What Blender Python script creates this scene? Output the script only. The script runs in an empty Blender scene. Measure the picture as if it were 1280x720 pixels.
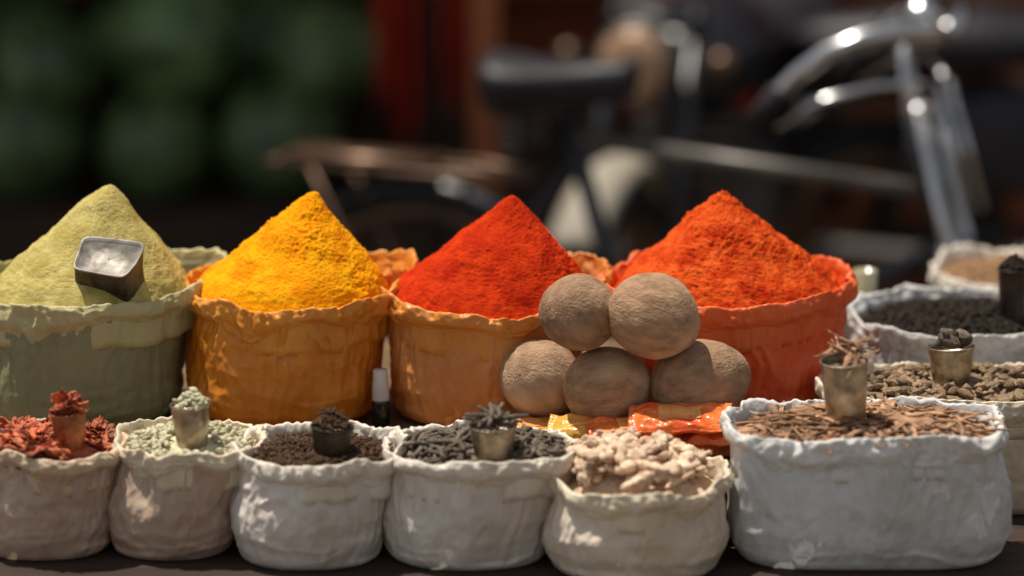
import bpy, math, random
import numpy as np
from mathutils import Vector, Matrix, Euler, noise
random.seed(7)
R=math.radians; PI=math.pi
scene=bpy.context.scene; COL=scene.collection
# ------------------------------------------------------------ camera model
F=4000.0; PITCH=R(13.5); CAMZ=1.93
def ray(px,py):
    a=(px-640)/F; b=(360-py)/F
    return Vector((a, math.cos(PITCH)+b*math.sin(PITCH), -math.sin(PITCH)+b*math.cos(PITCH)))
def atY(px,py,Y):
    d=ray(px,py); t=Y/d.y; return Vector((d.x*t,Y,CAMZ+d.z*t))
def atZ(px,py,Z):
    d=ray(px,py); t=(Z-CAMZ)/d.z; return Vector((d.x*t,d.y*t,Z))
def depth(Y,z): return Y*math.cos(PITCH)+(CAMZ-z)*math.sin(PITCH)
def X(px,Y,z): return (px-640)/F*depth(Y,z)
def lin(c):
    def f(u):
        u/=255.0
        return u/12.92 if u<=.04045 else ((u+.055)/1.055)**2.4
    return (f(c[0]),f(c[1]),f(c[2]),1)
def sstep(a,b,x):
    t=max(0,min(1,(x-a)/(b-a))); return t*t*(3-2*t)
def lerp(a,b,t): return a+(b-a)*t
# ------------------------------------------------------------ mesh builder
class MB:
    def __init__(s): s.v=[]; s.f=[]
    def add(s,vs,fs):
        o=len(s.v); s.v+= [tuple(q) for q in vs]; s.f+=[tuple(i+o for i in q) for q in fs]
    def rings(s,rings,closed=True,cap0=False,cap1=False):
        n=len(rings[0]); vs=[p for r in rings for p in r]; fs=[]
        m=n if closed else n-1
        for i in range(len(rings)-1):
            for j in range(m):
                k=(j+1)%n
                fs.append((i*n+j,i*n+k,(i+1)*n+k,(i+1)*n+j))
        if cap0: fs.append(tuple(reversed(range(n))))
        if cap1: fs.append(tuple((len(rings)-1)*n+j for j in range(n)))
        s.add(vs,fs); return s
    def tube(s,pts,rad,seg=8,flat=1.0):
        pts=[Vector(p) for p in pts]
        if not isinstance(rad,(list,tuple)): rad=[rad]*len(pts)
        up=None; rr=[]
        for i,p in enumerate(pts):
            t=(pts[min(i+1,len(pts)-1)]-pts[max(i-1,0)]).normalized()
            if up is None:
                up=Vector((0,0,1)) if abs(t.z)<.9 else Vector((0,1,0))
            a=t.cross(up)
            if a.length<1e-6: a=t.orthogonal()
            a.normalize(); b=a.cross(t).normalized(); up=b
            rr.append([p+a*math.cos(2*PI*j/seg)*rad[i]+b*math.sin(2*PI*j/seg)*rad[i]*flat for j in range(seg)])
        return s.rings(rr,True,True,True)
    def box(s,c,size,rot=None):
        c=Vector(c); vs=[]
        for x in(-1,1):
            for y in(-1,1):
                for z in(-1,1):
                    q=Vector((x*size[0]/2,y*size[1]/2,z*size[2]/2))
                    if rot is not None: q=rot@q
                    vs.append(c+q)
        s.add(vs,[(0,1,3,2),(4,6,7,5),(0,4,5,1),(2,3,7,6),(0,2,6,4),(1,5,7,3)]); return s
    def lathe(s,prof,seg=32,c=(0,0,0),rot=None):
        c=Vector(c); rr=[]
        for r,z in prof:
            ring=[]
            for j in range(seg):
                q=Vector((r*math.cos(2*PI*j/seg),r*math.sin(2*PI*j/seg),z))
                if rot is not None: q=rot@q
                ring.append(c+q)
            rr.append(ring)
        return s.rings(rr,True,prof[0][0]>1e-5,prof[-1][0]>1e-5)
    def ell(s,c,r,seg=20,nr=12,rot=None,fn=None):
        c=Vector(c); rr=[]
        for i in range(nr+1):
            a=PI*i/nr; a=min(max(a,.02),PI-.02); ring=[]
            for j in range(seg):
                b=2*PI*j/seg
                q=Vector((math.sin(a)*math.cos(b),math.sin(a)*math.sin(b),math.cos(a)))
                k=fn(q) if fn else 1
                q=Vector((q.x*r[0]*k,q.y*r[1]*k,q.z*r[2]*k))
                if rot is not None: q=rot@q
                ring.append(c+q)
            rr.append(ring)
        return s.rings(rr[::-1],True,True,True)
    def sheet(s,fn,nu,nv,th):
        top=[];bot=[]
        P=[[Vector(fn(i/nu,j/nv)) for j in range(nv+1)] for i in range(nu+1)]
        for i in range(nu+1):
            for j in range(nv+1):
                du=P[min(i+1,nu)][j]-P[max(i-1,0)][j]; dv=P[i][min(j+1,nv)]-P[i][max(j-1,0)]
                n=du.cross(dv); n=n.normalized() if n.length>1e-12 else Vector((0,0,1))
                top.append(P[i][j]+n*th/2); bot.append(P[i][j]-n*th/2)
        w=nv+1; N=len(top); fs=[]
        for i in range(nu):
            for j in range(nv):
                a,b,c,d=i*w+j,(i+1)*w+j,(i+1)*w+j+1,i*w+j+1
                fs.append((a,b,c,d)); fs.append((d+N,c+N,b+N,a+N))
        for i in range(nu):
            a,b=i*w,(i+1)*w; fs.append((a,a+N,b+N,b))
            a,b=i*w+nv,(i+1)*w+nv; fs.append((a,b,b+N,a+N))
        for j in range(nv):
            a,b=j,j+1; fs.append((a,b,b+N,a+N))
            a,b=nu*w+j,nu*w+j+1; fs.append((a,a+N,b+N,b))
        s.add(top+bot,fs); return s
    def mesh(s,name,mat,smooth=True):
        m=bpy.data.meshes.new(name); m.from_pydata(s.v,[],s.f); m.validate()
        m.materials.append(mat)
        if smooth: m.polygons.foreach_set('use_smooth',[True]*len(m.polygons))
        m.update(); return m
    def build(s,name,mat,parent=None,loc=(0,0,0),smooth=True,bevel=0,rot=None,solid=0):
        o=bpy.data.objects.new(name,s.mesh(name,mat,smooth)); COL.objects.link(o)
        o.location=loc
        if rot is not None: o.rotation_euler=rot
        if parent: o.parent=parent
        if bevel:
            b=o.modifiers.new('bevel','BEVEL'); b.width=bevel; b.segments=2
        if solid:
            b=o.modifiers.new('solid','SOLIDIFY'); b.thickness=solid; b.offset=-1
        return o
def tag(o,label=None,cat=None,group=None,kind=None):
    if label:o['label']=label
    if cat:o['category']=cat
    if group:o['group']=group
    if kind:o['kind']=kind
    return o
def thing(name,label,cat,loc=(0,0,0),rotz=0,group=None):
    o=bpy.data.objects.new(name,None); COL.objects.link(o); o.location=loc; o.rotation_euler=(0,0,rotz)
    o.empty_display_size=.05
    return tag(o,label,cat,group)
# ------------------------------------------------------------ materials
def mat(name,c1,c2=None,scale=8,rough=.8,bump=0,bscale=60,metal=0,crease=0,cscale=14,rnd=0,spec=.4,trans=0,stretch=(1,1,1),c3=None,c3scale=3,lo=.35,hi=.65,sheen=0):
    m=bpy.data.materials.new(name); m.use_nodes=True; nt=m.node_tree; nd=nt.nodes; L=nt.links
    p=nd['Principled BSDF']; out=nd['Material Output']
    p.inputs['Roughness'].default_value=rough; p.inputs['Metallic'].default_value=metal
    p.inputs['Specular IOR Level'].default_value=spec
    if sheen: p.inputs['Sheen Weight'].default_value=sheen
    tc=nd.new('ShaderNodeTexCoord'); mp=nd.new('ShaderNodeMapping'); L.new(tc.outputs['Object'],mp.inputs[0]); mp.inputs['Scale'].default_value=stretch
    vec=mp.outputs[0]
    if rnd:
        oi=nd.new('ShaderNodeObjectInfo'); va=nd.new('ShaderNodeVectorMath'); va.operation='ADD'
        mm=nd.new('ShaderNodeVectorMath'); mm.operation='SCALE'; mm.inputs[0].default_value=(7,3,5); L.new(oi.outputs['Random'],mm.inputs['Scale'])
        L.new(vec,va.inputs[0]); L.new(mm.outputs[0],va.inputs[1]); vec=va.outputs[0]
    c2=c2 or c1
    n=nd.new('ShaderNodeTexNoise'); n.inputs['Scale'].default_value=scale; n.inputs['Detail'].default_value=6; n.inputs['Roughness'].default_value=.62
    L.new(vec,n.inputs['Vector'])
    cr=nd.new('ShaderNodeValToRGB'); cr.color_ramp.elements[0].color=lin(c1); cr.color_ramp.elements[1].color=lin(c2)
    cr.color_ramp.elements[0].position=lo; cr.color_ramp.elements[1].position=hi
    L.new(n.outputs['Fac'],cr.inputs[0]); col=cr.outputs[0]
    if c3:
        n3=nd.new('ShaderNodeTexNoise'); n3.inputs['Scale'].default_value=c3scale; n3.inputs['Detail'].default_value=5; L.new(vec,n3.inputs['Vector'])
        r3=nd.new('ShaderNodeMapRange'); r3.inputs[1].default_value=.5; r3.inputs[2].default_value=.72; L.new(n3.outputs['Fac'],r3.inputs[0])
        mx=nd.new('ShaderNodeMix'); mx.data_type='RGBA'; L.new(r3.outputs[0],mx.inputs[0]); L.new(col,mx.inputs[6]); mx.inputs[7].default_value=lin(c3); col=mx.outputs[2]
    if rnd:
        hs=nd.new('ShaderNodeHueSaturation'); mr=nd.new('ShaderNodeMapRange'); mr.inputs[3].default_value=1-rnd; mr.inputs[4].default_value=1+rnd
        L.new(oi.outputs['Random'],mr.inputs[0]); L.new(mr.outputs[0],hs.inputs['Value']); L.new(col,hs.inputs['Color']); col=hs.outputs[0]
    L.new(col,p.inputs['Base Color'])
    nrm=None
    if bump:
        bn=nd.new('ShaderNodeTexNoise'); bn.inputs['Scale'].default_value=bscale; bn.inputs['Detail'].default_value=5; L.new(vec,bn.inputs['Vector'])
        b=nd.new('ShaderNodeBump'); b.inputs['Strength'].default_value=bump; b.inputs['Distance'].default_value=.004; L.new(bn.outputs['Fac'],b.inputs['Height']); nrm=b.outputs[0]
    if crease:
        for sc_,st in((cscale,crease),(cscale*2.4,crease*.7)):
            dn=nd.new('ShaderNodeTexNoise'); dn.inputs['Scale'].default_value=sc_*.5; L.new(vec,dn.inputs['Vector'])
            dm=nd.new('ShaderNodeVectorMath'); dm.operation='SCALE'; dm.inputs['Scale'].default_value=1.6/sc_; L.new(dn.outputs['Color'],dm.inputs[0])
            da=nd.new('ShaderNodeVectorMath'); da.operation='ADD'; L.new(vec,da.inputs[0]); L.new(dm.outputs[0],da.inputs[1])
            cn=nd.new('ShaderNodeTexVoronoi'); cn.inputs['Scale'].default_value=sc_; L.new(da.outputs[0],cn.inputs['Vector'])
            b2=nd.new('ShaderNodeBump'); b2.inputs['Strength'].default_value=st; b2.inputs['Distance'].default_value=.2/sc_; L.new(cn.outputs['Distance'],b2.inputs['Height'])
            if nrm: L.new(nrm,b2.inputs['Normal'])
            nrm=b2.outputs[0]
    if nrm: L.new(nrm,p.inputs['Normal'])
    if trans:
        t=nd.new('ShaderNodeBsdfTranslucent'); L.new(col,t.inputs[0]); ms=nd.new('ShaderNodeMixShader'); ms.inputs[0].default_value=trans
        L.new(p.outputs[0],ms.inputs[1]); L.new(t.outputs[0],ms.inputs[2]); L.new(ms.outputs[0],out.inputs[0])
    return m
def cloth(name,c1,c2,c3=None,**k):
    a=dict(scale=9,rough=.40,bump=.12,bscale=500,crease=.5,cscale=64,trans=.18,c3=c3,c3scale=7,spec=.5,stretch=(1,1,.55)); a.update(k)
    return mat(name,c1,c2,**a)
M={}  # rims are paler copies of the same cloths, sunlight put into the colour
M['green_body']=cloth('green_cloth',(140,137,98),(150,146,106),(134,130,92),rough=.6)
M['green_rim']=cloth('green_lit_rim_cloth',(186,176,124),(204,193,146),(172,162,110),rough=.55)
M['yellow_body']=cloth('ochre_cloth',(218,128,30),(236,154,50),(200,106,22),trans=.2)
M['yellow_rim']=cloth('ochre_lit_rim_cloth',(230,146,44),(247,178,78),(216,124,28),trans=.28)
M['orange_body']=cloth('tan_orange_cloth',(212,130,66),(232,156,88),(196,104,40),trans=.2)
M['orange_rim']=cloth('orange_lit_rim_cloth',(228,140,52),(244,170,84),(214,110,34),trans=.28)
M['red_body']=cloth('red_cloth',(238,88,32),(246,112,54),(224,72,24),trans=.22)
M['red_rim']=cloth('red_lit_rim_cloth',(240,106,46),(249,138,78),(230,84,28),trans=.32)
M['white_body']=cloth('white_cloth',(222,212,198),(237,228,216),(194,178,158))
M['white_rim']=cloth('white_lit_rim_cloth',(232,220,202),(244,236,221),(210,194,168))
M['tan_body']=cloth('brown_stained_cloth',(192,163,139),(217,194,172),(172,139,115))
M['tan_rim']=cloth('brown_stained_lit_rim_cloth',(216,189,155),(236,213,183),(198,159,123))
M['cream_rim']=cloth('cream_lit_rim_cloth',(228,211,180),(242,229,205),(208,184,148))
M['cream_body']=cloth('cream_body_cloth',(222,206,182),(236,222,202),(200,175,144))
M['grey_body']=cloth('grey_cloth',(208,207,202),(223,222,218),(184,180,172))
M['grey_rim']=cloth('grey_lit_rim_cloth',(220,218,212),(238,236,230),(202,197,188))
def powmat(name,a,b,c): return mat(name,a,b,scale=60,rough=.95,bump=.6,bscale=680,c3=c,c3scale=25,spec=.1)
M['henna']=powmat('green_powder',(182,165,94),(204,187,118),(166,149,78))
M['turmeric']=powmat('yellow_powder',(243,150,4),(253,178,14),(232,134,2))
M['chilli']=powmat('red_powder',(186,42,8),(212,62,15),(170,32,5))
M['paprika']=powmat('orange_red_powder',(200,60,14),(230,98,36),(176,42,7))
M['coco']=mat('coconut_shell',(122,92,67),(182,147,115),scale=80,rough=.85,bump=.65,bscale=320,c3=(200,167,135),c3scale=14,stretch=(1,1,.4),rnd=.08,lo=.27,hi=.74,spec=.3)
M['worn']=mat('worn_steel',(136,122,102),(196,182,158),scale=50,rough=.36,metal=.9,bump=.3,bscale=90)
M['tin']=mat('dull_tin',(58,49,41),(98,86,74),scale=40,rough=.48,metal=.55,bump=.2,bscale=60)
M['lit_tin']=mat('sunlit_tin',(118,111,101),(182,174,162),scale=45,rough=.55,metal=.3,bump=.3,bscale=50)  # same tin as the scoop sides, sun on the face put into its colour
M['copper']=mat('copper_brown',(124,76,48),(172,118,82),scale=50,rough=.42,metal=.7,bump=.3,bscale=80)
M['blackcup']=mat('black_metal',(44,37,31),(80,68,57),scale=40,rough=.4,metal=.5,bump=.2)
M['card']=mat('cardamom_pod',(162,156,124),(206,198,164),scale=90,rough=.75,bump=.3,bscale=200,rnd=.2)
M['lpep']=mat('long_pepper',(92,81,70),(138,124,108),scale=200,rough=.9,bump=1,bscale=500,rnd=.28,spec=.2)
M['ginger']=mat('dried_ginger',(206,176,146),(238,212,184),scale=50,rough=.95,bump=.9,bscale=180,c3=(158,116,86),c3scale=45,rnd=.18,spec=.2)
M['bark']=mat('bark',(132,96,68),(184,144,110),scale=60,rough=.85,bump=.5,bscale=150,rnd=.4)
M['mace']=mat('red_mace',(150,58,28),(214,116,72),scale=60,rough=.6,bump=.5,bscale=120,rnd=.45,c3=(120,70,44),c3scale=70)
M['pod']=mat('brown_pod',(104,84,62),(158,132,102),scale=90,rough=.85,bump=.7,bscale=250,rnd=.35)
M['pepper']=mat('peppercorn',(34,29,25),(66,56,48),scale=200,rough=.9,bump=.8,bscale=400,spec=.15)
M['clove']=mat('clove',(54,39,27),(100,74,52),scale=150,rough=.8,bump=.5,bscale=300,spec=.2)
M['seed']=mat('brown_seed',(130,98,66),(174,136,98),scale=200,rough=.8,bump=.4,bscale=300)
M['wood']=mat('dark_wood',(38,26,18),(66,46,32),scale=9,rough=.8,bump=.6,bscale=40,stretch=(.6,6,6))
M['sheet']=cloth('tan_sheet',(120,96,68),(148,122,90),(100,76,52))
M['pkt_o']=mat('orange_packet',(218,92,30),(240,134,62),scale=30,rough=.28,bump=.3,bscale=40,c3=(206,68,20),c3scale=40,spec=.55,rnd=.1,crease=.8,cscale=70)
M['pkt_y']=mat('yellow_packet',(210,146,44),(230,172,78),scale=18,rough=.28,bump=.3,bscale=40,c3=(186,116,30),c3scale=30,spec=.55,rnd=.1,crease=.8,cscale=70)
M['print_p']=mat('printed_patch',(226,140,66),(240,182,112),scale=60,rough=.3,c3=(206,64,26),c3scale=60)
M['bottle']=mat('dark_bottle_glass',(18,26,20),(26,36,28),rough=.12,spec=.6)
M['cap']=mat('white_paper',(196,188,176),(216,210,198),scale=30,rough=.6,bump=.2)
M['glass_dirty']=mat('powder_glass',(140,134,104),(168,160,128),scale=30,rough=.25,spec=.5)
M['chrome']=mat('chrome',(184,184,184),(208,208,208),rough=.22,metal=1)
M['darksteel']=mat('rusty_steel',(76,58,46),(118,93,74),rough=.4,metal=.6,scale=20)
M['blackpaint']=mat('black_paint',(20,20,24),(34,34,40),rough=.33,spec=.5)
M['rubber']=mat('rubber',(22,22,22),(34,34,34),rough=.8)
M['leather']=mat('dark_leather',(24,23,28),(40,38,44),rough=.5,bump=.2,spec=.35)
M['greymetal']=mat('grey_metal',(86,82,76),(116,110,104),rough=.42,metal=.5)
M['lamp_glass']=mat('lamp_glass',(150,112,84),(190,156,124),rough=.25,spec=.5)
M['pale']=mat('pale_paint',(146,137,122),(166,156,140),rough=.6)
M['melon']=mat('melon_skin',(38,60,32),(104,130,80),scale=5,rough=.34,stretch=(3,3,.6),rnd=.4)
M['redcloth']=mat('red_hanging',(170,38,18),(200,62,32),rough=.8,scale=4,trans=.2)
M['brownpost']=mat('brown_wood',(150,84,50),(188,116,74),scale=6,rough=.8,stretch=(4,4,.5))
M['wall']=mat('brown_wall',(146,66,43),(190,104,70),scale=2,rough=.9)
M['shade_roof']=mat('shade_roof',(100,70,52),(124,90,66),rough=.9)  # for the unseen roof slabs added to shade the background
M['ground']=mat('ground_dust',(76,64,54),(104,90,76),scale=3,rough=.95,bump=.3)
M['crate']=mat('crate_wood',(140,80,50),(176,110,72),scale=6,rough=.85)
M['bundle']=mat('pale_bundle',(206,194,176),(222,212,196),scale=6,rough=.8,crease=.4,cscale=10)
# ------------------------------------------------------------ setting
g=MB(); g.add([(-150,-150,0),(150,-150,0),(150,150,0),(-150,150,0)],[(0,1,2,3)]); tag(g.build('ground',M['ground'],smooth=False),kind='structure')
Z0=.68; ZR=.75; DY=-.12; DZ=.029; Z1=.768
tb=thing('stall_table','dark wooden plank table carrying the spice sacks','table',(0,4.25,0))
for i in range(4):
    MB().box((0,-.64+.115+i*.232,Z0-.0125),(2.3,.228,.025)).build('plank',M['wood'],tb,bevel=.003,smooth=False)
for x in(-1.05,1.05):
    for y in(-.5,.42): MB().box((x,y,(Z0-.026)/2),(.06,.06,Z0-.026)).build('leg',M['wood'],tb,bevel=.004,smooth=False)
MB().box((0,-.605,Z0-.066),(2.2,.03,.08)).build('apron',M['wood'],tb,smooth=False)
MB().box((-.365,-.02,Z0+(Z1-Z0)/2),(1.53,.62,Z1-Z0-.001)).build('raised_shelf',M['wood'],tb,bevel=.003,smooth=False)
MB().box((.81,.235,Z0+.035),(.8,.72,.0685)).build('raised_shelf',M['wood'],tb,bevel=.003,smooth=False)
def shf(u,v):
    x=lerp(-1.1,.392,u); y=lerp(3.925,4.5,v)
    return (x,y,Z1+.004+.002*noise.noise(Vector((x*14,y*14,3))))
tag(MB().sheet(shf,90,40,.002).build('cloth_sheet',M['sheet']),'tan cloth sheet spread under the coconuts and the big powder sacks','cloth')
Z1c=Z1+.007
# ------------------------------------------------------------ sacks: thin crinkled fabric round a soft filling
def vor(p):
    d=noise.voronoi(p)[0]; return d[0]
def se(th,e):
    c,s=math.cos(th),math.sin(th)
    return math.copysign(abs(c)**(2/e),c),math.copysign(abs(s)**(2/e),s)
NS=380; KB=80; KC=28
PT=[0,.02,.06,.14,.28,.45,.62,.8,.92,1.0]
def ridge(p): return .30-abs(noise.noise(p))*1.3
def V3(a,b,c): return Vector((a,b,c))
def sack(name,label,group,bpx,Y,ax,ay,z0,rz,rpx,rax,ray,cuff,mb,mr,seed,ex=2.4,flaps=(),dy=0,amp=1.0,bulge=.03,fzs=1.0,back=0.0):
    PR=[.88,.945,.99,1.02,1.02+bulge*.8,1.01+bulge,1.0+bulge*.4,.975,.965,1.0]
    zc=(z0+rz)/2; cx=X(bpx,Y,zc); ox=X(rpx,Y+dy,rz)-cx; H=rz-z0
    root=thing(name,label,'sack',(cx,Y,z0),0,group)
    S=Vector((seed*3.1,seed*1.7,seed*.9)); N=NS
    fine=[se(2*PI*i/2000,ex) for i in range(2001)]
    cum=[0]
    for i in range(2000): cum.append(cum[-1]+math.hypot((fine[i+1][0]-fine[i][0])*ax,(fine[i+1][1]-fine[i][1])*ay))
    TH=np.interp(np.arange(N)/N*cum[-1],cum,np.arange(2001)/2000*2*PI)
    fr=[0]*N; fz=[0]*N; cl=[0]*N; lowf=[0]*N; roll=[0]*N
    for j in range(N):
        th=TH[j]
        for a,amp_,w,up in flaps:
            d=(math.degrees(th)-a+180)%360-180; k=math.exp(-(d/w)**2); fr[j]+=amp_*k; fz[j]+=up*k
        c=Vector((math.cos(th)*1.6,math.sin(th)*1.6,0))+S; c2=Vector((math.cos(th),math.sin(th),0))
        fr[j]+=.008*noise.noise(c)+.004*noise.noise(c*2.4); fz[j]+=fzs*(.011*noise.noise(c*1.1+V3(9,0,0))+.005*noise.noise(c2*3.2+S))+back*math.sin(th)
        cl[j]=max(.55,.9+.6*noise.noise(c2*1.4+S+V3(0,0,5))+.12*noise.noise(c2*4+S+V3(0,0,8)))
        roll[j]=max(.25,.62+.7*noise.noise(c2*2.2+S+V3(5,0,2)))
        lowf[j]=.06*noise.noise(c2*1.8+S+V3(0,7,0))
    def ring_pt(j,t):
        th=TH[j]; s=sstep(.3,1,t)
        E=lerp(ex,2.15,s) if ex<2.7 else ex
        a,b=se(th,E); f=fr[j]*s*s; rf=float(np.interp(t,PT,PR))+lowf[j]*math.sin(min(1,t)*PI)
        return Vector((a*(lerp(ax,rax,s)*rf+f)+ox*s,b*(lerp(ay,ray,s)*rf+f)+dy*s,(H+fz[j])*t)),Vector((math.cos(th),math.sin(th),0))
    def crumple(p,t,kind):
        w=noise.noise_vector(p*9)*.022+noise.noise_vector(p*26)*.007; q=p+w
        mk=.45+.95*max(0,noise.noise(p*6.5)+.3)
        if kind==0:
            up=math.exp(-((t-.88)/.30)**2); dn=math.exp(-((t-.1)/.2)**2)
            d=.0075*(vor(V3(q.x*14,q.y*14,q.z*13))-.42)*mk+.0045*(vor(V3(q.x*36,q.y*36,q.z*28))-.42)*mk+.0030*(vor(V3(q.x*84,q.y*84,q.z*60))-.42)*(mk*.7+.3)
            d+=.0085*up*ridge(V3(q.x*24,q.y*24,q.z*6))+.0064*(up+.5)*ridge(V3(q.x*52,q.y*52,q.z*8))+.0030*(up+.45)*ridge(V3(q.x*105,q.y*105,q.z*14))
            d+=.0080*dn*ridge(V3(q.x*7,q.y*7,q.z*44))+.004*ridge(V3((q.x+q.z*.7)*13,(q.y-q.z*.7)*13,q.z*14))*mk
            return d
        return (.0046*(vor(V3(q.x*22,q.y*22,q.z*26))-.42)+.0048*(vor(q*50)-.42)+.0036*(vor(q*105)-.42)+.004*ridge(V3(q.x*11,q.y*11,q.z*34))
                +.0052*ridge(V3(q.x*40,q.y*40,q.z*9))+.0042*ridge(V3(q.x*85,q.y*85,q.z*16)))
    rows=[]
    for i in range(KB+1):
        t=i/KB; ring=[]
        for j in range(N):
            p,c=ring_pt(j,t); d=crumple(p+S,t,0)*min(1,i/8)*amp
            ring.append((p.x+c.x*d,p.y+c.y*d,max(0,p.z+.35*d*(1 if t>.05 else 0))))
        rows.append(ring)
    rim=[]
    # inside lip, over the top, down the loose outside, hem tucked back in
    prof=[]
    for k in range(6): prof.append((-.05,-1.6+k*.28,0))
    for k in range(KC+1):
        u=k/KC; a=PI*.5*min(1,u/.16)
        prof.append((.20*(1-math.cos(a)) if u<.16 else .20+.12*math.sin(PI*min(1,(u-.16)/.62))-.42*max(0,(u-.58)/.42)**1.4, .08*math.sin(PI*u/.32)-.02 if u<.16 else .06-1.06*((u-.16)/.84)**1.0,1))
    for (du,dz,outer) in prof:
        ring=[]
        for j in range(N):
            p,c=ring_pt(j,1.0)
            zz=dz*cuff*(cl[j] if dz<0 and outer else 1); o=du*cuff*(roll[j] if outer else 1)
            q=Vector((p.x+c.x*o,p.y+c.y*o,p.z+zz)); d=crumple(q+S+V3(0,0,3),1,1)*amp*(cuff/.032)*(1 if outer else .5)
            ring.append((q.x+c.x*d,q.y+c.y*d,q.z+d*(.75 if dz>-.4 else .3)))
        rim.append(ring)
    MB().rings(rows[:KB-1],True,True,False).build('body',mb,root)
    MB().rings(rim).build('rolled_rim',mr,root,solid=.0008)
    return dict(x=cx+ox,y=Y+dy,z=rz,rx=rax-.002,ry=ray-.002,c=cuff)
GB='large sacks heaped with ground spice powder'
GF='small white sacks of whole spices'
def rb(*a,**k):
    a=list(a); a[4]+=DY; a[8]+=DZ
    return sack(*a,**k)
s_green=rb('spice_sack','big sack of dull green cloth heaped with pale green powder',GB,102,4.24,.127,.12,Z1c,.922,112,.138,.128,.036,M['green_body'],M['green_rim'],1,flaps=((32,.060,22,.008),(180,.01,40,.0)),amp=.75,back=.006)
s_yel=rb('spice_sack','big ochre sack heaped with bright yellow powder',GB,355,4.25,.124,.12,Z1c,.917,363,.134,.126,.036,M['yellow_body'],M['yellow_rim'],2,flaps=((36,.046,22,.008),),amp=.95,back=.007)
s_org=rb('spice_sack','big tan orange sack heaped with deep red powder, left of the coconuts',GB,602,4.25,.119,.12,Z1c,.911,618,.144,.128,.036,M['orange_body'],M['orange_rim'],3,flaps=((40,.028,22,.008),),amp=.95,back=.007)
s_red=rb('spice_sack','big bright red orange sack heaped with coarse orange red powder',GB,922,4.28,.135,.125,Z1c,.914,908,.156,.134,.036,M['red_body'],M['red_rim'],4,flaps=((14,.006,24,.008),),amp=.95,back=.007)
f1=sack('spice_sack','small brown stained sack holding red mace, at the left edge',GF,58,3.83,.082,.076,Z0,.814,62,.089,.082,.028,M['tan_body'],M['tan_rim'],5,bulge=.06,amp=.85)
f2=sack('spice_sack','small white sack holding pale green cardamom pods',GF,216,3.83,.077,.076,Z0,.819,238,.087,.082,.028,M['tan_body'],M['cream_rim'],6,bulge=.06,amp=.85)
f3=sack('spice_sack','small white sack holding dark brown cloves',GF,388,3.80,.091,.084,Z0,.817,400,.099,.088,.030,M['white_body'],M['white_rim'],7,bulge=.06,amp=.85)
f4=sack('spice_sack','small white sack holding grey long pepper',GF,586,3.80,.101,.086,Z0,.818,605,.118,.09,.030,M['white_body'],M['white_rim'],8,bulge=.06,amp=.85)
f5=sack('spice_sack','small cream sack holding knobbly dried ginger',GF,792,3.765,.105,.1,Z0,.794,795,.104,.106,.030,M['cream_body'],M['cream_rim'],9,bulge=.07,amp=.9)
r4=sack('spice_sack','wide grey white sack holding brown bark chips, in the front right corner',GF,1084,3.80,.164,.084,Z0,.848,1083,.164,.086,.034,M['grey_body'],M['grey_rim'],10,ex=3.8,bulge=.035,amp=.9,fzs=.6)
r3=sack('spice_sack','cream rimmed sack holding brown dried pods, behind the bark chip sack','sacks of whole spices at the right',1228,4.03,.2,.09,Z0,.836,1215,.198,.093,.03,M['cream_body'],M['cream_rim'],11,ex=2.9,amp=.85)
r2=sack('spice_sack','grey white sack holding black peppercorns, behind the dried pods','sacks of whole spices at the right',1215,4.29,.165,.125,ZR,.862,1215,.158,.13,.036,M['grey_body'],M['grey_rim'],12,ex=2.9,amp=.9)
r1=sack('spice_sack','white sack holding brown seeds, furthest back at the right edge','sacks of whole spices at the right',1275,4.64,.13,.13,ZR,.843,1275,.125,.13,.036,M['white_body'],M['white_rim'],13,amp=.9)
# ------------------------------------------------------------ powder heaps
def heap(label,s,px,py,Yo,m,seed,coarse=1.0,fx=1.0):
    zb=s['z']-s['c']*.16; ap=atY(px,py,s['y']+Yo); H=ap.z-zb
    ax_,ay_=ap.x-s['x'],Yo; S=Vector((seed*5.3,seed*2.1,seed*3.7)); rr=[]; NA,NR=380,170
    for i in range(NR+1):
        t=max(i/NR,.002); ring=[]
        for j in range(NA):
            th=2*PI*j/NA; c,sn=math.cos(th),math.sin(th)
            tt=t*(1+.05*noise.noise(Vector((c*1.3,sn*1.3,0))+S))
            e=.05; gz=1-(math.sqrt(tt*tt+e*e)-e)/(math.sqrt(1+e*e)-e)
            gz-=.07*sstep(.86,1,t)
            k=1-t
            x=c*s['rx']*t*fx+ax_*k; y=sn*s['ry']*t+ay_*k; z=H*gz
            p=Vector((x,y,z))+S
            am=.45+.9*max(0,noise.noise(p*16)+.3)
            d=.006*noise.noise(p*15)*min(1,t*5)+.0022*noise.noise(p*42)*min(1,t*6)+.0017*coarse*am*noise.noise(p*95)+.0016*coarse*am*noise.noise(p*210)+.0015*coarse*noise.noise(p*460)
            pv=p+noise.noise_vector(p*30)*.01
            d+=.0018*coarse*(vor(pv*45)-.4)*am*min(1,t*6)
            ring.append((x+c*d*.65,y+sn*d*.65,z+d*.75))
        rr.append(ring)
    o=MB().rings(rr,True,True,False).build('powder_heap',m,None,(s['x'],s['y'],zb))
    return tag(o,label,'powder heap','pointed heaps of ground spice')
heap('pale green powder heaped to a peak in the dull green sack',s_green,138,231,.01,M['henna'],1,.6)
heap('bright yellow powder heaped to a peak in the ochre sack',s_yel,393,240,.01,M['turmeric'],2,1.0)
heap('deep red powder heaped to a peak in the tan orange sack',s_org,640,244,.01,M['chilli'],3,.9)
heap('coarse orange red powder heaped to a peak behind the coconuts',s_red,905,240,.01,M['paprika'],4,1.35)
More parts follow.
